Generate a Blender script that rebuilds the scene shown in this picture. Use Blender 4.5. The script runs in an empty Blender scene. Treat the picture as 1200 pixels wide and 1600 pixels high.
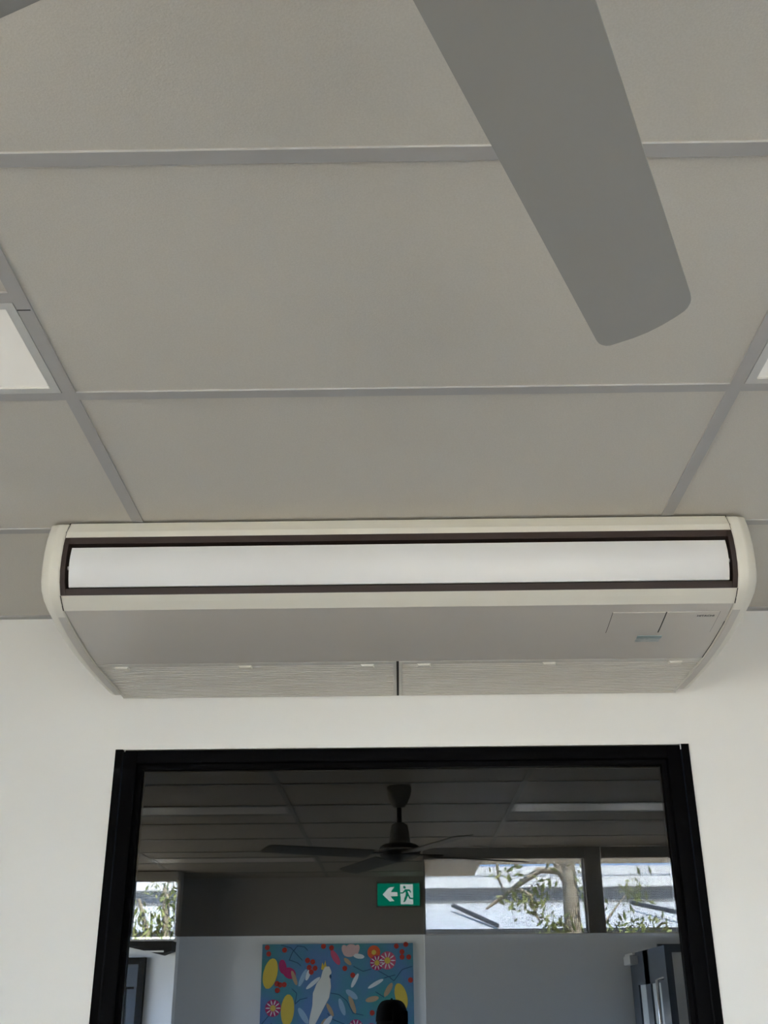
import bpy, bmesh, math, random
from mathutils import Vector, Matrix, Euler
from mathutils.geometry import tessellate_polygon
random.seed(7)
SC = bpy.context.scene
COL = SC.collection
R = math.radians

# ------------------------------------------------------------------ camera
H = 1.0278                       # ceiling above the camera
CEIL = 2.7
CZ = CEIL - H
def cam_axes(pitch, roll, yaw):
    fw = Vector((math.sin(yaw)*math.cos(pitch), math.cos(yaw)*math.cos(pitch), math.sin(pitch)))
    rt = Vector((math.cos(yaw), -math.sin(yaw), 0))
    up = rt.cross(fw)
    c, s = math.cos(roll), math.sin(roll)
    return fw, c*rt + s*up, c*up - s*rt
fw, rt, up = cam_axes(0.4351, -0.0080, -0.0105)
cd = bpy.data.cameras.new('camera')
cd.sensor_fit = 'VERTICAL'; cd.sensor_height = 36.0; cd.sensor_width = 27.0
cd.lens = 36.0*1690.14/1600.0
cd.clip_start = 0.005; cd.clip_end = 300
cam = bpy.data.objects.new('camera', cd); COL.objects.link(cam)
m = Matrix((( rt.x, up.x, -fw.x), (rt.y, up.y, -fw.y), (rt.z, up.z, -fw.z)))
cam.matrix_world = Matrix.Translation((0, -2.9021, CZ)) @ m.to_4x4()
SC.camera = cam

# ------------------------------------------------------------------ world, sun, exposure
vs = SC.view_settings
vs.view_transform = 'Standard'; vs.look = 'None'; vs.gamma = 1.0; vs.use_curve_mapping = False
vs.exposure = 4.33
w = bpy.data.worlds.new('world'); SC.world = w; w.use_nodes = True
nt = w.node_tree; nt.nodes.clear()
wo = nt.nodes.new('ShaderNodeOutputWorld'); bg = nt.nodes.new('ShaderNodeBackground')
tc = nt.nodes.new('ShaderNodeTexCoord'); sx = nt.nodes.new('ShaderNodeSeparateXYZ')
mr = nt.nodes.new('ShaderNodeMapRange'); mr.inputs[1].default_value = -1; mr.inputs[2].default_value = 1
cr = nt.nodes.new('ShaderNodeValToRGB')
els = cr.color_ramp.elements
els[0].position = 0.0; els[0].color = (0.54, 0.46, 0.35, 1)
els[1].position = 1.0; els[1].color = (0.28, 0.50, 1.0, 1)
for pos, c in ((0.485, (0.56, 0.48, 0.37, 1)), (0.505, (1.25, 1.28, 1.32, 1)), (0.56, (0.45, 0.70, 1.15, 1))):
    e = els.new(pos); e.color = c
nt.links.new(tc.outputs['Generated'], sx.inputs[0]); nt.links.new(sx.outputs['Z'], mr.inputs[0])
nt.links.new(mr.outputs[0], cr.inputs[0]); nt.links.new(cr.outputs[0], bg.inputs[0]); nt.links.new(bg.outputs[0], wo.inputs[0])
bg.inputs[1].default_value = 1.0
sl = bpy.data.lights.new('sun', 'SUN'); sl.energy = 6.5; sl.angle = R(0.53); sl.color = (1, 0.96, 0.9)
sun = bpy.data.objects.new('sun', sl); COL.objects.link(sun)
sun.rotation_euler = Vector((-0.20, -0.45, -0.87)).to_track_quat('-Z', 'Y').to_euler()
def portal(name, loc, normal, sxx, syy):
    l = bpy.data.lights.new(name, 'AREA'); l.shape = 'RECTANGLE'; l.size = sxx; l.size_y = syy
    l.cycles.is_portal = True
    o = bpy.data.objects.new(name, l); COL.objects.link(o); o.location = loc
    o.rotation_euler = Vector(normal).to_track_quat('-Z', 'Z').to_euler()
    return o

# ------------------------------------------------------------------ materials
MATS = {}
def mat(name, col, rough=0.6, metal=0.0, spec=0.5, emit=0.0, ecol=None, bump=None, var=None, coat=0.0):
    mt = bpy.data.materials.new(name); mt.use_nodes = True; n = mt.node_tree; b = n.nodes['Principled BSDF']
    b.inputs['Base Color'].default_value = (*col, 1); b.inputs['Roughness'].default_value = rough
    b.inputs['Metallic'].default_value = metal; b.inputs['Specular IOR Level'].default_value = spec
    if coat: b.inputs['Coat Weight'].default_value = coat; b.inputs['Coat Roughness'].default_value = 0.1
    if emit:
        b.inputs['Emission Color'].default_value = (*(ecol or col), 1); b.inputs['Emission Strength'].default_value = emit
    if bump or var:
        t = n.nodes.new('ShaderNodeTexCoord')
    if bump:
        sc_, st, dist = bump
        nz = n.nodes.new('ShaderNodeTexNoise'); nz.inputs['Scale'].default_value = sc_; nz.inputs['Detail'].default_value = 3
        bp = n.nodes.new('ShaderNodeBump'); bp.inputs['Strength'].default_value = st; bp.inputs['Distance'].default_value = dist
        n.links.new(t.outputs['Object'], nz.inputs['Vector']); n.links.new(nz.outputs['Fac'], bp.inputs['Height'])
        n.links.new(bp.outputs[0], b.inputs['Normal'])
    if var:
        sc_, col2 = var
        nz = n.nodes.new('ShaderNodeTexNoise'); nz.inputs['Scale'].default_value = sc_; nz.inputs['Detail'].default_value = 4
        mx = n.nodes.new('ShaderNodeMix'); mx.data_type = 'RGBA'
        rp = n.nodes.new('ShaderNodeMapRange'); rp.inputs[1].default_value = .35; rp.inputs[2].default_value = .65
        n.links.new(t.outputs['Object'], nz.inputs['Vector']); n.links.new(nz.outputs['Fac'], rp.inputs[0]); n.links.new(rp.outputs[0], mx.inputs[0])
        mx.inputs[6].default_value = (*col, 1); mx.inputs[7].default_value = (*col2, 1)
        n.links.new(mx.outputs[2], b.inputs['Base Color'])
    MATS[name] = mt
    return mt
def glass_mat(name, refl, tint, gcol=(1, 1, 1)):
    mt = bpy.data.materials.new(name); mt.use_nodes = True; n = mt.node_tree; n.nodes.clear()
    o = n.nodes.new('ShaderNodeOutputMaterial'); mx = n.nodes.new('ShaderNodeMixShader')
    t = n.nodes.new('ShaderNodeBsdfTransparent'); g = n.nodes.new('ShaderNodeBsdfGlossy')
    t.inputs[0].default_value = (*tint, 1); g.inputs[0].default_value = (*gcol, 1); g.inputs['Roughness'].default_value = 0.0
    mx.inputs[0].default_value = refl
    n.links.new(t.outputs[0], mx.inputs[1]); n.links.new(g.outputs[0], mx.inputs[2]); n.links.new(mx.outputs[0], o.inputs[0])
    MATS[name] = mt; return mt

mat('wall_paint', (0.845, 0.815, 0.765), 0.55, spec=0.3, bump=(180, 0.06, 0.002))
mat('back_wall_paint', (0.80, 0.80, 0.80), 0.6, spec=0.3)
mat('tile', (0.67, 0.63, 0.565), 0.62, spec=0.3, bump=(420, 0.35, 0.0012), var=(330, (0.63, 0.59, 0.525)))
mat('grid_metal', (0.46, 0.445, 0.43), 0.5, spec=0.35)
mat('floor', (0.36, 0.285, 0.20), 0.5, var=(6, (0.30, 0.25, 0.18)))
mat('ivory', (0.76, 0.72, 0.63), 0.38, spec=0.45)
mat('ivory_shaded', (0.60, 0.555, 0.50), 0.4, spec=0.45)  # darker copy of ivory, underside shade put into the colour
mat('ivory_grille', (0.70, 0.665, 0.60), 0.45, spec=0.4)
mat('grille_shade', (0.16, 0.155, 0.145), 0.8)  # dark tone paints the shade seen between the grille slats
mat('flap_grey', (0.75, 0.735, 0.725), 0.32, spec=0.5, bump=(600, 0.03, 0.001))
mat('brown', (0.046, 0.031, 0.027), 0.55, spec=0.3)
mat('black', (0.004, 0.004, 0.004), 0.6, spec=0.3)
mat('frame_black', (0.0025, 0.0025, 0.003), 0.55, spec=0.03)
mat('logo_ink', (0.03, 0.03, 0.03), 0.5)
mat('sticker_blue', (0.25, 0.32, 0.33), 0.5, var=(60, (0.33, 0.38, 0.38)))
mat('sticker_pale', (0.52, 0.54, 0.51), 0.45, var=(90, (0.36, 0.41, 0.41)))
mat('fan_grey', (0.33, 0.32, 0.295), 0.42, spec=0.45)
mat('fan_dark', (0.10, 0.10, 0.10), 0.4)
mat('chrome', (0.8, 0.8, 0.8), 0.15, metal=1.0)
mat('diffuser', (0.9, 0.87, 0.80), 0.35, spec=0.5, emit=0.008, ecol=(1, .95, .85))
mat('light_frame', (0.62, 0.61, 0.58), 0.4)
mat('blind_fabric', (0.70, 0.70, 0.68), 0.8)
mat('dark_backing', (0.004, 0.004, 0.0045), 0.9, spec=0.05)
mat('slate', (0.06, 0.075, 0.095), 0.45)
mat('frosted', (0.62, 0.66, 0.66), 0.3)
mat('sign_green', (0.0, 0.26, 0.15), 0.4, emit=0.16, ecol=(0.0, 0.55, 0.33))
mat('sign_white', (0.85, 0.9, 0.88), 0.4, emit=0.35, ecol=(0.8, 0.9, 0.88))
mat('sign_case', (0.35, 0.4, 0.38), 0.5)
glass_mat('mirror_glass', 0.045, (0.35, 0.36, 0.37))
glass_mat('reflective_film', 0.27, (0.5, 0.5, 0.5), (0.82, 0.90, 1.0))
glass_mat('clear_glass', 0.05, (0.95, 0.97, 0.96))
mat('roof_white', (0.85, 0.85, 0.82), 0.5, var=(2, (0.78, 0.78, 0.76)))
mat('roof_grey', (0.62, 0.64, 0.66), 0.5, var=(3, (0.52, 0.55, 0.57)))
mat('gutter_dark', (0.06, 0.065, 0.07), 0.6)
mat('gap_grey', (0.24, 0.24, 0.24), 0.7)
mat('bark', (0.30, 0.25, 0.18), 0.9, var=(14, (0.46, 0.40, 0.30)))
mat('leaf_green', (0.16, 0.20, 0.06), 0.6, var=(5, (0.30, 0.31, 0.11)))
mat('skin', (0.42, 0.26, 0.19), 0.5)
mat('cloth_black', (0.006, 0.006, 0.007), 0.9, spec=0.1)
mat('cloth_navy', (0.012, 0.014, 0.022), 0.9, spec=0.1)
mat('phone_black', (0.003, 0.003, 0.003), 0.9, spec=0.05)

# ------------------------------------------------------------------ mesh helpers
def link(name, me, material=None, parent=None, smooth=None):
    o = bpy.data.objects.new(name, me); COL.objects.link(o)
    if material is not None:
        me.materials.append(MATS[material] if isinstance(material, str) else material)
    if parent is not None: o.parent = parent
    if smooth:
        for p in me.polygons: p.use_smooth = True
        me.set_sharp_from_angle(angle=R(smooth))
    return o
def bm_obj(name, bm, material=None, parent=None, smooth=None):
    bmesh.ops.recalc_face_normals(bm, faces=bm.faces[:])
    me = bpy.data.meshes.new(name); bm.to_mesh(me); bm.free()
    return link(name, me, material, parent, smooth)
def bbox(bm, x0, x1, y0, y1, z0, z1):
    v = [bm.verts.new(p) for p in ((x0,y0,z0),(x1,y0,z0),(x1,y1,z0),(x0,y1,z0),(x0,y0,z1),(x1,y0,z1),(x1,y1,z1),(x0,y1,z1))]
    for f in ((0,3,2,1),(4,5,6,7),(0,1,5,4),(1,2,6,5),(2,3,7,6),(3,0,4,7)): bm.faces.new([v[i] for i in f])
    return v
def box(name, x0, x1, y0, y1, z0, z1, material, parent=None, bevel=0.0):
    bm = bmesh.new(); bbox(bm, x0, x1, y0, y1, z0, z1)
    if bevel: bmesh.ops.bevel(bm, geom=bm.edges[:], offset=bevel, segments=2, profile=0.5, affect='EDGES')
    return bm_obj(name, bm, material, parent, 40 if bevel else None)
def boxes(name, lst, material, parent=None):
    bm = bmesh.new()
    for b in lst: bbox(bm, *b)
    return bm_obj(name, bm, material, parent)
def ring_loft(bm, rings, cap=True, closed=True):
    vs_ = [[bm.verts.new(p) for p in r] for r in rings]
    n = len(vs_[0])
    for a, b in zip(vs_, vs_[1:]):
        for i in range(n if closed else n-1):
            j = (i+1) % n
            bm.faces.new((a[i], a[j], b[j], b[i]))
    if cap:
        bm.faces.new(list(reversed(vs_[0]))); bm.faces.new(vs_[-1])
    return vs_
def extrude_x(name, prof, x0, x1, material, parent=None, smooth=None):
    """a closed (y, z) outline swept along x"""
    bm = bmesh.new()
    ring_loft(bm, [[(x0, y, z) for y, z in prof], [(x1, y, z) for y, z in prof]])
    return bm_obj(name, bm, material, parent, smooth)
def lathe(name, prof, material, parent=None, loc=(0,0,0), n=36, smooth=35):
    bm = bmesh.new()
    rings = [[(loc[0]+max(r,1e-4)*math.cos(2*math.pi*i/n), loc[1]+max(r,1e-4)*math.sin(2*math.pi*i/n), loc[2]+z) for i in range(n)] for r, z in prof]
    ring_loft(bm, rings)
    return bm_obj(name, bm, material, parent, smooth)
def tube_bm(bm, pts, rad, n=8):
    pts = [Vector(p) for p in pts]
    rads = rad if isinstance(rad, (list, tuple)) else [rad]*len(pts)
    rings = []; pa = None
    for i, p in enumerate(pts):
        d = (pts[min(i+1, len(pts)-1)] - pts[max(i-1, 0)]).normalized()
        a = d.cross(Vector((0, 0, 1))) if pa is None else pa - d*pa.dot(d)
        if a.length < 1e-3: a = d.cross(Vector((1, 0, 0)))
        a.normalize(); pa = a; b = d.cross(a)
        rings.append([p + rads[i]*(math.cos(2*math.pi*k/n)*a + math.sin(2*math.pi*k/n)*b) for k in range(n)])
    ring_loft(bm, rings)
def tube(name, pts, rad, material, parent=None, n=8):
    bm = bmesh.new(); tube_bm(bm, pts, rad, n); return bm_obj(name, bm, material, parent, 60)
def empty(name, loc=(0,0,0)):
    o = bpy.data.objects.new(name, None); COL.objects.link(o); o.location = loc; return o
def tag(o, label=None, cat=None, group=None, kind=None):
    if label: o['label'] = label
    if cat: o['category'] = cat
    if group: o['group'] = group
    if kind: o['kind'] = kind
    return o

# ------------------------------------------------------------------ room shell
XL, XR = -2.9, 2.4
YB, YR, YL = -6.39, -4.72, -5.87
GX0, GX1, GZ0, GZ1 = -0.757, 0.779, 0.95, 2.325      # hole for the front window
fl = tag(box('floor', XL-.15, XR+.15, YB-.15, .15, -.1, 0, 'floor'), 'brown floor of the room', 'floor', kind='structure')
tag(boxes('wall_front', [(XL, GX0, 0, .12, 0, CEIL+.1), (GX1, XR, 0, .12, 0, CEIL+.1), (GX0, GX1, 0, .12, GZ1, CEIL+.1), (GX0, GX1, 0, .12, 0, GZ0)],
    'wall_paint'), 'white painted wall behind the air conditioner', 'wall', kind='structure')
wy0, wy1, wz0, wz1 = -5.60, -3.5, .60, 2.35
tag(boxes('wall_left', [(XL-.12, XL, wy1, .12, 0, CEIL+.1), (XL-.12, XL, YB-.12, wy0, 0, CEIL+.1), (XL-.12, XL, wy0, wy1, 0, wz0), (XL-.12, XL, wy0, wy1, wz1, CEIL+.1)],
    'back_wall_paint'), 'white side wall with added wide window', 'wall', kind='structure')
tag(boxes('wall_right', [(XR, XR+.12, YR-.12, .12, 0, CEIL+.1)], 'back_wall_paint'), 'plain white side wall', 'wall', kind='structure')
# back of the room steps in and out: a deep bay in the middle, a near run to one side
bm = bmesh.new()
bbox(bm, -1.83, .205, YB-.12, YB, 0, CEIL+.09)
for q in (((-1.70, YL-.06), (-1.70-.02, YL-.06), (-1.83, YB), (-1.79, YB)), ((.165, YR-.06), (.170, YR-.06), (.205, YB), (.198, YB))):
    ring_loft(bm, [[(x, y, z) for x, y in q] for z in (0, CEIL+.09)])
tag(bm_obj('wall_back', bm, 'back_wall_paint'), 'white back wall with the painting and exit sign', 'wall', kind='structure')
W1 = (.172, 1.258, 2.15, 2.70); W2 = (1.372, 1.88, 2.15, 2.70); W3 = (.20, 1.46, .04, 1.56)
tag(boxes('wall_back_near', [(.165, W3[0], YR-.12, YR, 0, 2.15), (W3[1], XR, YR-.12, YR, 0, 2.15), (W3[0], W3[1], YR-.12, YR, W3[3], 2.15), (W3[0], W3[1], YR-.12, YR, 0, W3[2]),
    (.165, .172, YR-.08, YR, 2.15, CEIL+.1), (W1[1], W2[0], YR-.12, YR, 2.15, CEIL+.1), (W2[1], XR, YR-.12, YR, 2.15, CEIL+.1), (.172, W2[1], YR-.12, YR, CEIL, CEIL+.1)],
    'back_wall_paint'), 'white back wall with high windows', 'wall', kind='structure')
W4 = (-2.07, -1.717, 2.205, 2.64)
tag(boxes('wall_back_far', [(XL, W4[0], YL-.12, YL, 0, CEIL+.1), (W4[1], -1.70, YL-.12, YL, 0, CEIL+.1), (W4[0], W4[1], YL-.12, YL, 0, W4[2]), (W4[0], W4[1], YL-.12, YL, W4[3], CEIL+.1)],
    'back_wall_paint'), 'white back wall with one small high window', 'wall', kind='structure')

# ------------------------------------------------------------------ ceiling: tiles in an exposed metal grid
ce = tag(empty('ceiling', (0, 0, CEIL)), 'suspended ceiling of pale tiles in a metal grid', 'ceiling', kind='structure')
def cbox(name, x0, x1, y0, y1, z0, z1, material): return box(name, x0, x1, y0, y1, z0, z1, material, ce)
XB = [XL] + [-.588 + 1.2096*k for k in (-1, 0, 1, 2)] + [XR]
YG = [0.0] + [-.6077 - .6*k for k in range(10)] + [YB]
LIGHTS = [(1, 2, -1.2077, -1.5077), (3, 2, -1.2077, -1.5077), (1, 5, -3.0077, -3.3077), (3, 5, -3.0077, -3.3077), (1, 9, -5.1077, -5.4077)]
lightrows = {(b, r): (a, c) for b, r, a, c in LIGHTS}
HB = .0125
for i in range(len(XB)-1):
    x0, x1 = XB[i], XB[i+1]
    for j in range(len(YG)-1):
        y1, y0 = YG[j], YG[j+1]
        if x0 > .2 and y1 < YR: continue
        if x0 < -.6 and x1 < -1.7 and y1 < YL: continue
        if j > 0:
            cbox('grid_cross_bar', x0+HB, x1-HB, y1-HB, y1+HB, 0, .03, 'grid_metal')
        key = None
        for (b, a, c) in [(L[0], L[2], L[3]) for L in LIGHTS]:
            if b == i and y0-1e-4 <= c and a <= y1+1e-4: key = (a, c)
        spans = [(y0, y1)]
        if key:
            spans = [(p, q) for p, q in ((y0, key[1]), (key[0], y1)) if q-p > .05]
            for e in key:
                if min(abs(e-y0), abs(e-y1)) > .05: cbox('grid_cross_bar', x0+HB, x1-HB, e-HB, e+HB, 0, .03, 'grid_metal')
        for (p, q) in spans:
            cbox('tile', x0+.004, x1-.004, p+.004, q-.004, .0035, .0165, 'tile')
for x in XB[1:-1]:
    cbox('grid_main_bar', x-HB, x+HB, YB if x < .2 else YR, -.022, 0, .035, 'grid_metal')
# joints of the main bar show as thin dark lines
for x, y in ((-.588, -1.475), (.6216, -2.05)):
    cbox('bar_joint', x-HB, x+HB*.75, y-.0011, y+.0011, -.0004, .001, 'black')
cbox('slab', XL-.15, XR+.15, YB-.15, .15, .11, .2, 'wall_paint')
tag(box('trim_1', XL, XR, -.022, -.0005, CEIL-.0015, CEIL+.01, 'grid_metal'), 'thin metal angle where ceiling meets front wall', 'trim', kind='structure')
def ceiling_light(i, a, c, label):
    x0, x1 = XB[i]+HB, XB[i+1]-HB
    y0, y1 = c+HB, a-HB
    t = tag(empty('ceiling_light', ((x0+x1)/2, (y0+y1)/2, CEIL)), label, 'ceiling light', 'slim panel lights in the ceiling')
    X, Y = (x1-x0)/2-.001, (y1-y0)/2-.001
    b = .016
    boxes('frame', [(-X, X, -Y, -Y+b, -.0005, .03), (-X, X, Y-b, Y, -.0005, .03), (-X, -X+b, -Y+b, Y-b, -.0005, .03), (X-b, X, -Y+b, Y-b, -.0005, .03)], 'light_frame', t)
    box('diffuser', -X+b, X-b, -Y+b, Y-b, .003, .02, 'diffuser', t)
    return t
labs = ['slim rectangular panel light with pale diffuser, cut by the left edge of the photo',
        'slim rectangular panel light at the right edge of the photo',
        'slim panel light in the second row, above the side of the exit sign arrow',
        'slim panel light in the second row, over the open door',
        'slim panel light farthest from the air conditioner, near the back wall']
for L, lab in zip(LIGHTS, labs): ceiling_light(L[0], L[2], L[3], lab)

# ------------------------------------------------------------------ front window with dark frame
w1 = tag(empty('window_1', (0, 0, 0)), 'black framed window reflecting the room, under the air conditioner', 'window', kind='structure')
OX0, OX1, OZ0, OZ1 = -.757, .779, .951, 2.324
fx = .023
boxes('outer_frame', [(OX0, OX0+fx-.003, -.006, .11, OZ0, OZ1), (OX1-fx+.003, OX1, -.006, .11, OZ0, OZ1)], 'frame_black', w1)
ix0, ix1, iz0, iz1 = OX0+fx, OX1-fx, OZ0, OZ1-.003
mw, mh = .036, .034
box('jamb', ix0, ix0+mw, -.004, .10, iz0, iz1, 'frame_black', w1, .0015)
box('jamb', ix1-mw, ix1, -.004, .10, iz0, iz1, 'frame_black', w1, .0015)
box('head', ix0+mw, ix1-mw, -.004, .10, iz1-mh, iz1, 'frame_black', w1, .0015)
box('sill', ix0+mw, ix1-mw, -.012, .10, iz0, iz0+mh, 'frame_black', w1, .0015)
bx0, bx1, bz0, bz1 = ix0+mw, ix1-mw, iz0+mh, iz1-mh
bd = .013
boxes('glazing_bead', [(bx0, bx0+bd, .018, .06, bz0, bz1), (bx1-bd, bx1, .018, .06, bz0, bz1), (bx0+bd, bx1-bd, .018, .06, bz1-bd, bz1), (bx0+bd, bx1-bd, .018, .06, bz0, bz0+bd)], 'frame_black', w1)
box('pane', bx0+.004, bx1-.004, .030, .0305, bz0+.004, bz1-.004, 'mirror_glass', w1)
box('reflective_film', bx0+bd, bx1-bd, .0296, .0299, bz0+bd, 1.8555, 'reflective_film', w1)
box('dark_backing', bx0-.03, bx1+.03, .101, .104, bz0-.03, bz1+.03, 'dark_backing', w1)  # added black sheet, stands in for the dark space behind the glass
boxes('plaster_bead', [(OX0-.004, OX1+.004, -.0015, .0, OZ1, OZ1+.005), (OX0-.004, OX0, -.0015, 0, OZ0, OZ1), (OX1, OX1+.004, -.0015, 0, OZ0, OZ1)], 'wall_paint', w1)
box('corner_cap', OX1-fx-.0005, OX1-fx+.002, -.0065, 0, OZ1-.014, OZ1, 'light_frame', w1)
box('corner_cap', OX0+fx+.001, OX0+fx+.003, -.0065, 0, OZ1-.006, OZ1, 'light_frame', w1)

# ------------------------------------------------------------------ under-ceiling air conditioner
AX = .006
ac = tag(empty('air_conditioner', (AX, 0, CEIL-.0015)), 'large ivory ceiling suspended air conditioner mounted above the window', 'air conditioner')
T = -.001
panel_prof = [(-.625, -.202), (-.57, -.2105), (-.52, -.218), (-.42, -.229), (-.325, -.235)]
body_prof = [(-.002, T), (-.653, T), (-.6745, -.031), (-.679, -.047), (-.60, -.047), (-.60, -.172), (-.664, -.172), (-.661, -.1785), (-.645, -.190), (-.625, -.2022),
             (-.622, -.1985)] + [(y, z+.004) for y, z in panel_prof[1:]] + [(-.325, -.224), (-.002, -.224)]
HW = .749
body = extrude_x('body', body_prof, -HW, HW, 'ivory', ac)
pp = panel_prof + [(y, z+.0045) for y, z in reversed(panel_prof)]
pp[-1] = (-.6235, -.1985)
pp[0] = (-.6235, -.2016)
extrude_x('underside_panel', pp, -HW+.003, HW-.003, 'ivory_shaded', ac, 25)
# outlet frame, recess and flap
recess = box('outlet_recess', -HW+.004, HW-.004, -.603, -.5995, -.171, -.048, 'black', ac)
extrude_x('outlet_frame', [(-.6790, -.0472), (-.6805, -.0635), (-.602, -.0655), (-.602, -.0472)], -HW+.003, HW-.003, 'brown', ac)
extrude_x('outlet_frame', [(-.667, -.1655), (-.6625, -.1795), (-.62, -.1715), (-.602, -.1655)], -HW+.003, HW-.003, 'brown', ac)
arc = [(-.6795, -.0475), (-.6855, -.07), (-.6885, -.10), (-.6875, -.13), (-.680, -.155), (-.664, -.1785)]
for s in (-1, 1):
    xa, xb = sorted((s*(HW-.0125), s*(HW-.0018)))
    extrude_x('outlet_frame', arc + [(-.602, -.1785), (-.602, -.0475)], xa, xb, 'brown', ac, 30)
fa = []
for k in range(13):
    t = k/12
    fa.append((-.6745 - .0135*math.sin(math.pi*(.12+.8*t)) + .0075*t*t, -.0725 - .0905*t))
flap = extrude_x('flap', fa + [(y+.005, z) for y, z in reversed(fa)], -.729, .730, 'flap_grey', ac, 40)
for s in (-1, 1):
    bm = bmesh.new(); tube_bm(bm, [(s*.727, -.668, -.117), (s*.740, -.668, -.117)], .0045, 12); bm_obj('pivot_pin', bm, 'flap_grey', flap, 50)
# moulded end cheeks
cp = [(-.650, T), (-.668, -.010), (-.680, -.038), (-.6885, -.078), (-.690, -.118), (-.684, -.152), (-.669, -.1775), (-.640, -.1965), (-.600, -.2085), (-.52, -.2235), (-.42, -.2345), (-.30, -.2395), (-.17, -.2400), (-.05, -.2365)]
def inset_prof(d):
    out = []
    for i, (y, z) in enumerate(cp):
        a = Vector(cp[max(i-1, 0)]); b = Vector(cp[min(i+1, len(cp)-1)]); t = (b-a).normalized(); nrm = Vector((t.y*-1, t.x)) # left normal
        if nrm.x*(-.35-y) + nrm.y*(-.1-z) < 0: nrm = -nrm
        yy, zz = y + nrm.x*d, z + nrm.y*d
        if i == 0: zz = T
        out.append((yy, min(zz, T)))
    return out + [(-.003, -.20), (-.003, T)]
for s in (-1, 1):
    bm = bmesh.new()
    st = [(.7475, .0025), (.7500, .0005), (.7520, 0), (.7672, 0), (.7688, .0001), (.7725, .0012), (.7790, .0050), (.7850, .0090), (.7900, .0135), (.7935, .0190), (.7955, .026), (.7960, .036)]
    ring_loft(bm, [[(s*x, y, z) for y, z in inset_prof(d)] for x, d in st])
    ck = bm_obj('end_cheek', bm, 'ivory', ac, 38)
    ep = [p for p in inset_prof(-.0004)[:-2] if -.63 < p[0]]
    extrude_x('shade_strip', ep + [(y, z+.004) for y, z in reversed(ep)], *sorted((s*.7500, s*.7668)), 'ivory_shaded', ck, 30)  # strip laid over the cheek to paint its downward face in shade
    # shut line between the cheek and the body
    gp = [(y, z) for y, z in body_prof[1:4]]
    extrude_x('seam', [(y-.0006, z) for y, z in gp] + [(y+.004, z) for y, z in reversed(gp)], *sorted((s*(HW-.0022), s*(HW+.0001))), 'black', ck)
    sp = [(-.6615, -.1795), (-.645, -.1905), (-.626, -.2022)]
    extrude_x('seam', [(y-.0006, z-.0006) for y, z in sp] + [(y+.004, z+.006) for y, z in reversed(sp)], *sorted((s*(HW-.0016), s*(HW+.0001))), 'black', ck)
    if s > 0:
        sp2 = [(-.54, -.2152), (-.42, -.2292), (-.328, -.2352)]
        extrude_x('seam', [(y, z-.0004) for y, z in sp2] + [(y, z+.004) for y, z in reversed(sp2)], HW-.0032, HW-.0012, 'black', ck)
extrude_x('shadow_gap', [(-.652, .0005), (-.652, -.0022), (-.645, -.0022), (-.645, .0005)], -HW, HW, 'black', ac)
def pz(y):
    for (a, b), (c, d) in zip(panel_prof, panel_prof[1:]):
        if a <= y <= c: return b + (d-b)*(y-a)/(c-a)
    return panel_prof[-1][1]
# two little access covers, the maker's name and a worn sticker on the underside
def plate(name, x0, x1, y0, y1, th, material, parent, z_in=.001):
    ys = [y0 + (y1-y0)*k/6 for k in range(7)]
    return extrude_x(name, [(y, pz(y)-th) for y in ys] + [(y, pz(y)+z_in) for y in reversed(ys)], x0-AX, x1-AX, material, parent, 25)
plate('access_cover', .4905, .6095, -.588, -.486, .0012, 'ivory_shaded', ac)
plate('access_cover', .6125, .7310, -.588, -.486, .0012, 'ivory_shaded', ac)
plate('cover_gap', .6095, .6125, -.588, -.486, .0003, 'black', ac)
plate('cover_gap', .4893, .4905, -.588, -.486, .0003, 'brown', ac)
plate('cover_gap', .7310, .7322, -.588, -.486, .0003, 'brown', ac)
stk = plate('sticker', .567, .6245, -.469, -.456, .0015, 'sticker_blue', ac)
plate('sticker_foot', .566, .6225, -.456, -.437, .0015, 'sticker_pale', stk)
tcv = bpy.data.curves.new('maker_name', 'FONT'); tcv.body = 'HITACHI'; tcv.size = .0105; tcv.offset = .00025; tcv.extrude = .00015
tcv.align_x = 'CENTER'; tcv.align_y = 'CENTER'; tcv.resolution_u = 4
to = bpy.data.objects.new('tmp_text', tcv); COL.objects.link(to)
bpy.context.view_layer.update()
tme = bpy.data.meshes.new_from_object(to.evaluated_get(bpy.context.evaluated_depsgraph_get()))
bpy.data.objects.remove(to)
xs = [v.co.x for v in tme.vertices]; wd = max(xs)-min(xs)
for v in tme.vertices: v.co.x *= .0385/wd
tme.materials.clear()
lg = link('maker_name', tme, 'logo_ink', ac)
sl_ = math.atan2(pz(-.5625)-pz(-.5825), .02)
lg.matrix_local = Matrix.Translation((.7025-AX, -.571, pz(-.571)-.00165)) @ Matrix.Rotation(sl_, 4, 'X') @ Matrix.Rotation(math.pi, 4, 'X')
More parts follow.
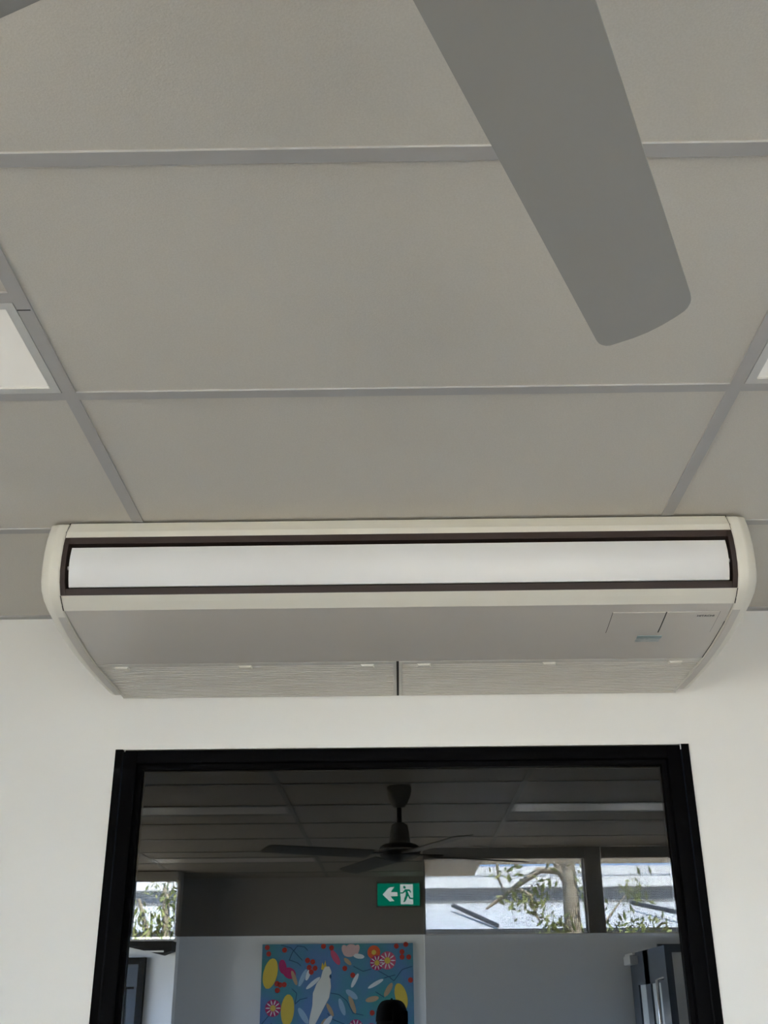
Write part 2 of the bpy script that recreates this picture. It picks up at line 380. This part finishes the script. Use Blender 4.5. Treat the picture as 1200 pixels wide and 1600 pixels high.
# two intake grilles with fine slats and little latches
tabs = [[-.685, -.377, -.072], [.069, .380, .694]]
slat_me = {}
for gi, (gx0, gx1) in enumerate(((-.7545, -.0055), (.0005, .7545))):
    gr = box('intake_grille', gx0, gx1, -.322, -.006, -.2275, -.2245, 'grille_shade', ac)
    boxes('grille_rim', [(gx0, gx1, -.322, -.3045, -.2352, -.2275), (gx0, gx1, -.012, -.006, -.2345, -.2275),
          (gx0, gx0+.008, -.3045, -.012, -.2345, -.2275), (gx1-.008, gx1, -.3045, -.012, -.2345, -.2275)], 'ivory_grille', gr)
    n = 19
    for k in range(n):
        y = -.300 + (.286*k)/(n-1)
        L = gx1-gx0-.016
        if gi not in slat_me:
            bm = bmesh.new()
            ring_loft(bm, [[(x, yy, zz) for yy, zz in ((-.0045, -.2275), (-.003, -.2345), (.0005, -.2350), (.0035, -.2345), (.005, -.2275))] for x in (-L/2, L/2)])
            s_ = bm_obj('slat', bm, 'ivory_grille', gr); slat_me[gi] = s_.data
        else:
            s_ = link('slat', slat_me[gi], None, gr)
        s_.location = ((gx0+gx1)/2, y, 0)
    for tx in tabs[gi]:
        tx -= AX
        bm = bmesh.new()
        vv = bbox(bm, tx-.017, tx+.017, -.302, -.287, -.2395, -.2345)
        for q in (0, 1): vv[q].co.x += (.004 if q == 0 else -.004); 
        bm_obj('latch_tab', bm, 'ivory', gr)
box('shadow_gap', -.0055, .0005, -.324, -.006, -.2345, -.224, 'black', ac)

# ------------------------------------------------------------------ ceiling fan above the camera
FX, FY = .006, -2.505
fan = tag(empty('ceiling_fan', (FX, FY, CEIL)), 'grey four blade ceiling fan hanging in front of the air conditioner', 'ceiling fan')
lathe('canopy', [(0, 0), (.060, 0), (.062, -.012), (.056, -.045), (.040, -.080), (.026, -.100), (0, -.102)], 'fan_grey', fan)
lathe('downrod', [(0, -.095), (.0125, -.095), (.0125, -.19), (0, -.19)], 'fan_dark', fan, n=20)
lathe('motor_cover', [(0, -.172), (.022, -.173), (.040, -.185), (.046, -.215), (.052, -.262), (.053, -.275), (0, -.277)], 'fan_grey', fan)
hubm = lathe('motor_hub', [(0, -.272), (.080, -.276), (.098, -.288), (.101, -.315), (.092, -.332), (.060, -.346), (.030, -.355), (0, -.358)], 'fan_dark', fan)
lathe('trim_ring', [(.1005, -.300), (.1025, -.302), (.1025, -.309), (.1005, -.311)], 'chrome', hubm)
def blade_mesh():
    bm = bmesh.new()
    S = [-1.0, -.985, -.95, -.88, -.8, -.62, -.58, -.3, 0, .3, .6, .8, .88, .95, .985, 1.0]
    U = 26
    top, bot = [], []
    for i in range(U+1):
        t = i/U
        rowt, rowb = [], []
        for s in S:
            um = .6925 - .0072*(s+.5)**2
            c = max(0, abs(s)-.76)/.24
            um -= .017*(1-math.sqrt(max(0, 1-c**2)))
            u = .155 + (um-.155)*t
            hw = .0612 - .0065*max(0, (u-.15))/.54
            n = hw*s
            z = n*math.tan(R(8))
            if s < -.6: z += (s+.6)*hw*.09
            z += -.0035*math.cos(s*math.pi/2)
            rowt.append(bm.verts.new((n, u, z+.0045))); rowb.append(bm.verts.new((n, u, z)))
        top.append(rowt); bot.append(rowb)
    m_ = len(S)
    for i in range(U):
        for j in range(m_-1):
            bm.faces.new((top[i][j], top[i][j+1], top[i+1][j+1], top[i+1][j]))
            bm.faces.new((bot[i][j], bot[i+1][j], bot[i+1][j+1], bot[i][j+1]))
        bm.faces.new((top[i][0], top[i+1][0], bot[i+1][0], bot[i][0])); bm.faces.new((top[i][-1], bot[i][-1], bot[i+1][-1], top[i+1][-1]))
    for j in range(m_-1):
        bm.faces.new((top[0][j], bot[0][j], bot[0][j+1], top[0][j+1])); bm.faces.new((top[U][j], top[U][j+1], bot[U][j+1], bot[U][j]))
    return bm
bl0 = bm_obj('blade', blade_mesh(), 'fan_grey', fan, 4)
bm = bmesh.new()
for b in ((-.022, .022, .085, .20, .004, .009), (-.034, .034, .165, .22, .004, .009)): bbox(bm, *b)
br0 = bm_obj('blade_bracket', bm, 'fan_dark', bl0)
ANG = -24.2
for k in range(4):
    b = bl0 if k == 0 else bl0.copy()
    if k: COL.objects.link(b); b.parent = fan; c = br0.copy(); COL.objects.link(c); c.parent = b
    b.location = (0, 0, -.327); b.rotation_euler = (0, 0, R(ANG + 90*k))
tube('wire', [(.02, .01, -.002), (.035, .02, -.03), (.03, .02, -.06), (.018, .015, -.10)], .0018, 'chrome', fan)

# ------------------------------------------------------------------ back of the room (seen in the window's reflection)
def high_window(name, W, Y, label, blind_z=None, mesh=False):
    x0, x1, z0, z1 = W
    t = tag(empty(name, (0, Y, 0)), label, 'window', kind='structure')
    f = .006
    boxes('frame', [(x0, x0+f, -.10, -.05, z0, z1), (x1-f, x1, -.10, -.05, z0, z1), (x0+f, x1-f, -.10, -.05, z0, z0+f), (x0+f, x1-f, -.10, -.05, z1-f, z1)], 'slate', t)
    box('pane', x0+f, x1-f, -.078, -.074, z0+f, z1-f, 'clear_glass', t)
    if blind_z:
        box('blind_roll', x0-.0, x1+.0, .004, .04, blind_z, CEIL-.004, 'blind_fabric', t)
    if mesh:
        bm = bmesh.new()
        x = x0
        while x < x1: bbox(bm, x, x+.0022, .018, .0185, z0-.0, blind_z); x += .0125
        z = z0
        while z < blind_z: bbox(bm, x0, x1, .0185, .019, z, z+.0022); z += .0105
        tag(bm_obj('screen_mesh', bm, 'light_frame', t), kind='stuff')
        box('blind_rail', x0, x1, .014, .022, z0-.006, z0+.001, 'light_frame', t)
    portal('daylight_portal', ((x0+x1)/2, Y-.11, (z0+z1)/2), (0, 1, 0), x1-x0, z1-z0)
    return t
high_window('window_2', W1, YR, 'wide high window with open mesh screen', 2.627, True)
high_window('window_3', W2, YR, 'narrow high window with open mesh screen', 2.627, True)
high_window('window_4_added', W3, YR, 'added unseen low window in the back wall')  # unseen window added as key light, from the unit's shadow direction
high_window('window_5', W4, YL, 'small high window facing leafy tree', 2.632)
lw = tag(empty('window_6_added', (XL, 0, 0)), 'added unseen wide window in the side wall', 'window', kind='structure')  # unseen window added to light the back walls from the left
boxes('frame', [(-.09, -.04, wy0, wy0+.04, wz0, wz1), (-.09, -.04, wy1-.04, wy1, wz0, wz1), (-.09, -.04, wy0, wy1, wz0, wz0+.04), (-.09, -.04, wy0, wy1, wz1-.04, wz1), (-.09, -.04, -4.58, -4.52, wz0, wz1)], 'slate', lw)
box('pane', -.068, -.064, wy0+.04, -4.58, wz0+.04, wz1-.04, 'clear_glass', lw)
box('pane', -.068, -.064, -4.52, wy1-.04, wz0+.04, wz1-.04, 'clear_glass', lw)
portal('daylight_portal', (XL-.1, (wy0+wy1)/2, (wz0+wz1)/2), (1, 0, 0), wz1-wz0, wy1-wy0)

def poly_plate(name, pts, y, th, material, parent):
    """flat (x, z) outline standing off a wall that faces +y"""
    bm = bmesh.new()
    a = [bm.verts.new((x, y, z)) for x, z in pts]; b = [bm.verts.new((x, y+th, z)) for x, z in pts]
    n = len(pts)
    for i, j, k in tessellate_polygon([[Vector((x, z, 0)) for x, z in pts]]):
        bm.faces.new((a[i], a[j], a[k])); bm.faces.new((b[k], b[j], b[i]))
    for i in range(n): bm.faces.new((a[i], b[i], b[(i+1) % n], a[(i+1) % n]))
    return bm_obj(name, bm, material, parent)
# exit sign
ex = tag(empty('exit_sign', (-.004, YB+.004, 2.563)), 'green exit sign with white arrow and running figure', 'exit sign')
box('case', -.182, .182, 0, .028, -.097, .097, 'sign_case', ex, .004)
box('face', -.172, .172, .028, .030, -.088, .084, 'sign_green', ex)
def sg(px, py): return ((px-627)/350*.364*.497, (372-py)/350*.364*.497)   # sign drawing units
arrow = [(375, 375), (480, 268), (560, 262), (505, 338), (610, 338), (610, 400), (500, 402), (560, 472), (485, 478)]
poly_plate('arrow', [sg(*p) for p in arrow], .030, .001, 'sign_white', ex)
poly_plate('doorway', [sg(*p) for p in ((652, 222), (855, 222), (855, 522), (660, 522))], .030, .001, 'sign_white', ex)
man = [[(700, 490), (725, 490), (775, 400), (800, 445), (865, 450), (865, 430), (815, 425), (785, 370), (770, 320), (800, 330), (815, 355), (830, 345), (810, 305), (770, 300), (730, 300), (690, 345), (660, 345), (660, 362), (698, 362), (735, 330), (742, 375)],
       [(722+20*math.cos(a*math.pi/6), 270+22*math.sin(a*math.pi/6)) for a in range(12)]]
for pl in man: poly_plate('running_figure', [sg(*p) for p in pl], .031, .001, 'sign_green', ex)

# bright botanical painting
PW, PH = 1.206, .92
pn = tag(empty('painting', (-.497, YB+.001, 2.192)), 'bright botanical canvas with white cockatoo, hanging under the exit sign', 'painting')
pm = mat('canvas_ground', (0.045, 0.25, 0.24), 0.7, var=(3.2, (0.09, 0.19, 0.38)))
for nm, c in (('p_red', (.36, .03, .02)), ('p_yellow', (.62, .46, .06)), ('p_pink', (.50, .08, .16)), ('p_magenta', (.38, .02, .12)), ('p_pale', (.62, .42, .40)), ('p_white', (.62, .66, .68)),
              ('p_orange', (.60, .10, .03)), ('p_tan', (.42, .30, .18)), ('p_navy', (.015, .06, .14)), ('p_leaf', (.28, .42, .55)), ('p_cream', (.66, .66, .60))): mat(nm, c, .7)
box('canvas', -PW/2, PW/2, 0, .035, -PH, 0, 'canvas_ground', pn)
K = PW/1085
def pu(px, py): return ((px-587)*K, -(py-75)*K)
lay = [0]
def ell(px, py, rx, ry, tilt, n=18):
    a = R(tilt); out = []
    for i in range(n):
        t = 2*math.pi*i/n; x = rx*math.cos(t); y = ry*math.sin(t)
        out.append(pu(px + x*math.cos(a) - y*math.sin(a), py + x*math.sin(a) + y*math.cos(a)))
    return out
def paint(name, pts, material, lv=1): return poly_plate(name, pts, .035, .0006*lv+.0002*(lay.__setitem__(0, (lay[0]+1) % 5) or lay[0])*.3, material, pn)
def branch(pts, wd=5):
    for (a, b), (c, d) in zip(pts, pts[1:]):
        L = math.hypot(c-a, d-b); nx, ny = -(d-b)/L*wd/2, (c-a)/L*wd/2
        paint('branch', [pu(a+nx, b+ny), pu(c+nx, d+ny), pu(c-nx, d-ny), pu(a-nx, b-ny)], 'p_navy', 1)
for p in ([(180, 82), (250, 100), (310, 160), (335, 185)], [(240, 185), (262, 130), (300, 85)], [(300, 88), (350, 95), (372, 120)], [(290, 470), (300, 400), (265, 370)], [(290, 470), (325, 440), (375, 430)],
          [(700, 225), (770, 260), (830, 245)], [(880, 258), (960, 300), (990, 325), (1050, 250), (1120, 230)], [(920, 305), (1000, 285)], [(540, 400), (600, 410), (655, 450), (700, 530), (775, 545)],
          [(50, 605), (105, 545), (130, 530)], [(75, 645), (130, 590)], [(520, 530), (560, 570), (640, 600)], [(240, 180), (300, 200), (325, 220)], [(860, 395), (920, 430)],
          [(60, 760), (300, 700), (420, 820)], [(640, 700), (700, 800), (860, 840)]): branch(p)
for p in ((340, 300, 16, 62, 25), (380, 275, 14, 45, 20), (415, 335, 14, 62, 52), (712, 320, 14, 52, 28), (860, 342, 62, 13, -28), (622, 490, 18, 58, -20), (350, 545, 20, 62, -35), (740, 160, 40, 16, 8), (690, 410, 50, 20, 35), (520, 585, 18, 50, 40), (300, 625, 40, 14, 25), (740, 760, 70, 20, 30), (330, 760, 60, 18, -30)):
    paint('petal_leaf', ell(*p), 'p_leaf' if p[0] in (690, 622, 340, 350) else 'p_white', 2)
for p in ((695, 475, 16, 62, -22), (835, 442, 48, 18, -12), (950, 382, 18, 52, 32), (538, 508, 14, 48, -30), (280, 300, 14, 52, -22), (485, 605, 14, 48, 30), (660, 195, 14, 34, -50), (930, 700, 60, 18, 30)): paint('brown_leaf', ell(*p), 'p_tan', 2)
for p in ((108, 270, 50, 102, 12), (238, 508, 47, 102, 3), (1040, 425, 42, 88, -16), (420, 790, 45, 95, 20)): paint('banksia', ell(*p), 'p_yellow', 3)
for p in ((195, 225, 27, 48, -10), (245, 268, 48, 36, 25)): paint('magenta_petal', ell(*p), 'p_magenta', 2)
for p in ((572, 168, 22, 56, -32), (668, 140, 42, 24, 5)): paint('pink_petal', ell(*p), 'p_pink' if p[0] < 600 else 'p_pale', 2)
for p in ((640, 118, 22, 36, -20), (690, 105, 40, 26, 10), (722, 120, 20, 40, 20)): paint('blossom_petal', ell(*p), 'p_pale', 2)
for x, y, r, c in ((945, 190, 60, 'p_pink'), (870, 205, 50, 'p_magenta'), (848, 135, 46, 'p_orange'), (135, 495, 56, 'p_magenta'), (720, 622, 52, 'p_magenta'), (830, 640, 45, 'p_magenta'), (150, 720, 55, 'p_orange')):
    paint('round_flower', ell(x, y, r, r, 0, 24), c, 3)
    if c != 'p_orange':
        for k in range(10):
            a = k*36; paint('flower_ray', ell(x+.66*r*math.cos(R(a)), y+.66*r*math.sin(R(a)), .30*r, .075*r, a, 8), 'p_white', 4)
    paint('flower_centre', ell(x, y, .36*r, .36*r, 0, 14), 'p_yellow', 5)
for p in ((80, 97), (92, 140), (205, 115), (372, 185), (385, 232), (410, 195), (427, 237), (400, 262), (485, 92), (543, 103), (640, 240), (697, 285), (158, 337), (210, 343), (162, 380), (1010, 95), (1050, 133), (1050, 168), (1098, 168), (1108, 320), (1078, 84), (835, 530), (180, 345), (700, 720), (560, 760)):
    paint('berry', ell(*p, 18, 18, 0, 12), 'p_red', 4)
paint('cockatoo', [pu(*p) for p in ((500, 228), (528, 226), (545, 262), (536, 300), (542, 360), (530, 430), (490, 500), (440, 590), (405, 660), (385, 655), (395, 560), (413, 480), (415, 400), (440, 340), (470, 300), (482, 255))], 'p_cream', 5)
paint('crest', [pu(*p) for p in ((470, 245), (478, 200), (490, 222), (500, 185), (507, 222), (515, 230), (490, 250))], 'p_yellow', 4)
paint('beak', ell(538, 292, 8, 14, 0, 10), 'p_navy', 6)

# grey door standing open against the near back wall
dr = tag(empty('door_1', (1.52, YR+.03, 0)), 'grey door with two glazed strips standing open', 'door', kind='structure')
DL, DZ = 1.02, 2.02
boxes('leaf', [(-.02, .02, 0, .20, .01, DZ), (-.02, .02, .42, .56, .01, DZ), (-.02, .02, .84, DL, .01, DZ), (-.02, .02, .20, .84, DZ-.19, DZ), (-.02, .02, .20, .84, .01, .25)], 'slate', dr)
for a, b in ((.20, .42), (.56, .84)): box('glazed_strip', -.008, .008, a, b, .25, DZ-.19, 'frosted', dr)
boxes('door_closer', [(-.07, -.02, .05, .26, DZ-.07, DZ-.02), (-.05, -.035, .0, .25, DZ-.015, DZ-.003)], 'light_frame', dr)
tube('pull_handle', [(-.02, .93, 1.85), (-.06, .93, 1.84), (-.06, .93, 1.3), (-.02, .93, 1.29)], .01, 'chrome', dr)
bp_ = tag(empty('door_2', (2.02, YR+.001, 0)), 'plain grey panel door beside the open door', 'door', kind='structure')
box('leaf', -.28, .30, 0, .02, .01, 2.03, 'back_wall_paint', bp_)
boxes('door_frame', [(-.33, -.28, 0, .035, 0, 2.08), (-.28, .30, 0, .035, 2.03, 2.08)], 'slate', bp_)
# dark cupboard door and angled black display under the small window
d3 = tag(empty('door_3', (-1.99, YL+.001, 0)), 'dark framed narrow door under the small window', 'door', kind='structure')
boxes('door_frame', [(-.45, .075, 0, .05, 2.03, 2.078), (.025, .075, 0, .05, 0, 2.03)], 'black', d3)
box('leaf', -.45, .025, 0, .025, .01, 2.03, 'slate', d3)
boxes('leaf_moulding', [(-.07, -.055, .025, .032, .5, 1.86), (-.07, .0, .025, .032, 1.86, 1.875)], 'black', d3)
tv = tag(empty('wall_display', (-1.88, YL+.002, 2.135)), 'black angled box mounted under the small high window', 'display')
bm = bmesh.new()
pr = [(-.30, .052), (-.30, .045), (.10, -.045), (.178, -.018), (.180, .05), (.10, .05)]
ring_loft(bm, [[(x, y, z) for x, z in pr] for y in (0, .16)]); bm_obj('casing', bm, 'black', tv)
box('rail', -.02, .12, .16, .165, -.028, -.016, 'blind_fabric', tv)

# ------------------------------------------------------------------ photographer (dark cap, phone at the camera)
PX, PY = -.045, -3.20
ps = tag(empty('person', (PX, PY, 0)), 'person in black cap and dark clothes holding up a phone', 'person')
def blob(prims, name, material, voxel, parent, smooth_it=6):
    bm = bmesh.new()
    for pr_ in prims:
        if pr_[0] == 'c':
            _, pts, rads = pr_
            for k in range(len(pts)-1):
                a, b = Vector(pts[k]), Vector(pts[k+1]); ra, rb = rads[k], rads[k+1]
                tube_bm(bm, [a, a.lerp(b, .5), b], [ra, (ra+rb)/2, rb], 14)
            for p, r_ in zip(pts, rads): bmesh.ops.create_uvsphere(bm, u_segments=14, v_segments=10, radius=r_, matrix=Matrix.Translation(p))
        else:
            _, p, sc3 = pr_
            bmesh.ops.create_uvsphere(bm, u_segments=20, v_segments=14, radius=1, matrix=Matrix.Translation(p) @ Matrix.Diagonal((*sc3, 1)))
    o = bm_obj(name, bm, material, parent)
    r_ = o.modifiers.new('remesh', 'REMESH'); r_.mode = 'VOXEL'; r_.voxel_size = voxel; r_.use_smooth_shade = True
    s_ = o.modifiers.new('smooth', 'SMOOTH'); s_.iterations = smooth_it; s_.factor = .5
    return o
hx = -PX                                             # phone sits on the camera axis
phy = (-2.9021-.014) - PY
body_p = [('e', (0, .0, 1.615), (.070, .088, .105)), ('e', (0, .035, 1.57), (.056, .062, .075)), ('e', (0, .092, 1.600), (.013, .018, .02)),
          ('e', (-.072, .0, 1.60), (.01, .018, .03)), ('e', (.072, 0, 1.60), (.01, .018, .03)), ('e', (-.028, .078, 1.625), (.013, .01, .01)), ('e', (.028, .078, 1.625), (.013, .01, .01)), ('e', (0, .085, 1.562), (.024, .012, .009)),
          ('c', [(0, -.015, 1.40), (0, .0, 1.56)], [.06, .054]),
          ('e', (0, -.015, 1.30), (.165, .105, .17)), ('e', (0, -.01, 1.08), (.14, .095, .17)), ('e', (0, -.01, .93), (.155, .11, .11))]
for s in (-1, 1):
    hand = Vector((hx + s*.062, phy-.036, CZ-.105))
    elb = Vector((s*.215, .16, 1.27)); sh = Vector((s*.165, -.01, 1.41))
    wr = hand + Vector((s*.012, -.035, -.085))
    body_p.append(('c', [sh, elb, wr], [.055, .043, .029]))
    body_p.append(('c', [wr, hand + Vector((s*.006, -.012, -.02))], [.027, .026]))
    for k in range(4):                                   # fingers wrap the phone's edge
        z = hand.z + .035 - .021*k; ln = (.030, .036, .034, .026)[k]
        body_p.append(('c', [hand + Vector((s*.004, -.012, .01-.012*k)), Vector((hx + s*.050, phy-.006, z)), Vector((hx + s*.046, phy+.010, z)), Vector((hx + s*(.046-ln*.5), phy+.0125, z))], [.011, .0092, .0085, .0075]))
    body_p.append(('c', [hand + Vector((0, -.016, -.025)), Vector((hx + s*.038, phy-.016, hand.z+.002)), Vector((hx + s*.024, phy-.015, hand.z+.024))], [.013, .0105, .0088]))
    body_p.append(('c', [(s*.085, -.01, .90), (s*.095, .01, .49), (s*.095, -.02, .085)], [.082, .056, .042]))
    body_p.append(('e', (s*.098, .055, .045), (.046, .13, .042)))
blob(body_p, 'body', 'skin', .0055, ps, 3)
shirt = [('e', (0, -.015, 1.30), (.180, .120, .18)), ('e', (0, -.01, 1.08), (.157, .112, .18)), ('e', (0, -.01, .94), (.166, .122, .09)), ('c', [(0, -.015, 1.38), (0, -.01, 1.455)], [.085, .068])]
trou = [('e', (0, -.01, .91), (.163, .119, .10))]
for s in (-1, 1):
    shirt.append(('c', [(s*.165, -.01, 1.41), (s*.205, .11, 1.31)], [.068, .062]))
    trou.append(('c', [(s*.085, -.01, .90), (s*.095, .01, .49), (s*.095, -.02, .11)], [.094, .070, .062]))
blob(shirt, 'shirt', 'cloth_black', .010, ps, 6)
blob(trou, 'trousers', 'cloth_navy', .010, ps, 6)
for s in (-1, 1): blob([('e', (s*.098, .055, .050), (.053, .142, .050)), ('c', [(s*.095, -.02, .05), (s*.095, -.02, .10)], [.052, .05])], 'shoe', 'cloth_black', .008, ps, 4)
bm = bmesh.new()
n = 28; rings = []
for k in range(9):
    t = k/8*math.pi/2
    rr = math.cos(t)**.55 if k < 8 else .02
    rings.append([(.0835*rr*math.cos(2*math.pi*i/n), -.002 + .101*rr*math.sin(2*math.pi*i/n), 1.640 + .104*math.sin(t)**.9) for i in range(n)])
ring_loft(bm, rings)
cap = bm_obj('cap', bm, 'cloth_black', ps, 50)
bm = bmesh.new()
a = [(.078*math.cos(R(d)), .085*math.sin(R(d)), 1.645) for d in range(10, 171, 10)]
b = [(.080*math.cos(R(d)), .085+.085*math.sin(R(d)), 1.632-.010*abs(math.cos(R(d)))) for d in range(10, 171, 10)]
ring_loft(bm, [[(x, y, z+.002) for x, y, z in a], [(x, y, z+.002) for x, y, z in b], [(x, y, z-.002) for x, y, z in b], [(x, y, z-.002) for x, y, z in a], [(x, y, z+.002) for x, y, z in a]], cap=False, closed=False)
bm_obj('brim', bm, 'cloth_black', cap)
bm = bmesh.new(); bmesh.ops.create_uvsphere(bm, u_segments=10, v_segments=8, radius=.006, matrix=Matrix.Translation((0, 0, 1.745))); bm_obj('button', bm, 'cloth_black', cap, 60)
ph = tag(empty('phone', (0, -2.9021-.014, CZ)), 'dark phone held up by the person in the cap', 'phone')
box('case', -.036, .036, -.004, .004, -.13, .018, 'phone_black', ph, .0025)
box('screen', -.033, .033, -.0046, -.004, -.126, .014, 'black', ph)
for lx in (-.0, .018): lathe('lens', [(0, 0), (.007, 0), (.007, .0022), (0, .0022)], 'phone_black', ph, n=16).matrix_local = Matrix.Translation((lx, .004, -.002)) @ Matrix.Rotation(R(-90), 4, 'X')

# ------------------------------------------------------------------ outside the back windows
nbld = tag(empty('neighbour_building', (0, -14, 0)), 'white building with metal roof across the yard', 'building')
boxes('wall', [(-12, 14, -.3, 0, -.5, 2.74)], 'roof_white', nbld)
boxes('parapet', [(-12, 14, -4, -2.0, 3.58, 3.91)], 'roof_white', nbld)
boxes('parapet_groove', [(-12, 14, -2.0, -1.99, 3.76, 3.785)], 'roof_grey', nbld)
boxes('shadow_gap', [(-12, 14, -4, -2.1, 2.7, 3.59)], 'gap_grey', nbld)
bm = bmesh.new(); ring_loft(bm, [[(x, y, z) for y, z in ((.15, 2.78), (-2.09, 3.34), (-2.09, 3.28), (.15, 2.72))] for x in (-12, 14)]); bm_obj('metal_roof', bm, 'roof_grey', nbld)
boxes('gutter', [(-12, 14, .15, .25, 2.73, 2.785)], 'gutter_dark', nbld)
tube('roof_pipe', [(.86, -1.3, 3.24), (1.43, .1, 2.84)], .035, 'gutter_dark', nbld)
tube('roof_pipe', [(3.7, -1.3, 3.26), (4.3, .1, 2.95)], .035, 'gutter_dark', nbld)
def tree(name, base, trunks, leaves, label, leaf=.05):
    t = tag(empty(name, base), label, 'tree')
    for k, (pts, rads) in enumerate(trunks):
        tube('trunk' if k == 0 else 'branch', [Vector(p)-Vector(base) for p in pts], rads, 'bark', t)
    bm = bmesh.new()
    for c, rad, cnt in leaves:
        for _ in range(cnt):
            p = Vector(c) - Vector(base) + Vector((random.gauss(0, rad[0]), random.gauss(0, rad[1]), random.gauss(0, rad[2])))
            q = Euler((random.uniform(0, 6.3), random.uniform(0, 6.3), random.uniform(0, 6.3))).to_matrix()
            l = leaf*random.uniform(.6, 1.3)
            vv = [bm.verts.new(p + q @ Vector(a)) for a in ((-l, 0, 0), (0, -l*.35, l*.08), (l, 0, 0), (0, l*.35, l*.08))]
            bm.faces.new(vv)
    me = bpy.data.meshes.new('foliage'); bm.to_mesh(me); bm.free()
    tag(link('foliage', me, 'leaf_green', t), kind='stuff')
    return t
tree('gum_tree', (1.62, -8, -.3), [([(1.66, -8, -.3), (1.62, -8, 1.5), (1.64, -8, 2.3), (1.645, -8, 2.7), (1.63, -8, 3.05), (1.70, -8, 3.6)], [.12, .10, .085, .075, .07, .05]),
     ([(1.60, -8, 2.84), (1.50, -8, 3.03), (1.42, -8, 3.3)], [.04, .03, .02]), ([(1.57, -8, 2.92), (1.36, -8, 2.93), (1.12, -8, 2.78), (.83, -8, 2.58)], [.035, .032, .025, .012]),
     ([(1.16, -8, 2.75), (1.26, -8, 2.70), (1.30, -8, 2.52), (1.34, -8, 2.46)], [.02, .018, .015, .008]), ([(.96, -8.1, 3.2), (.97, -8.1, 2.87), (1.03, -8.1, 2.70)], [.015, .012, .008]),
     ([(1.95, -8, 2.45), (2.1, -8.2, 2.6), (2.3, -8.3, 2.8)], [.01, .01, .006])],
     [((1.22, -8, 2.62), (.10, .1, .06), 60), ((1.36, -8, 2.72), (.08, .1, .07), 45), ((1.02, -8, 2.95), (.12, .1, .10), 55), ((1.75, -8, 2.75), (.06, .1, .20), 60), ((1.5, -8, 2.42), (.12, .1, .06), 60),
      ((2.24, -8, 2.72), (.07, .1, .06), 40), ((2.2, -8, 2.42), (.22, .1, .07), 110), ((1.7, -8, 3.6), (.5, .4, .25), 250)], 'slender pale barked tree seen through the wide high window', .045)
tree('shrub_tree', (-2.2, -8, -.3), [([(-2.1, -8, -.3), (-2.15, -8, 1.6), (-2.25, -8, 2.8)], [.08, .06, .03]), ([(-2.15, -8, 1.8), (-2.4, -8, 2.4), (-2.5, -8, 2.7)], [.04, .03, .015])],
     [((-2.20, -8, 2.80), (.10, .12, .10), 130), ((-2.40, -8, 2.45), (.14, .12, .07), 140), ((-2.17, -8, 2.55), (.08, .12, .10), 100), ((-2.3, -8, 2.0), (.3, .2, .2), 300)], 'bushy green tree seen through the small high window', .04)
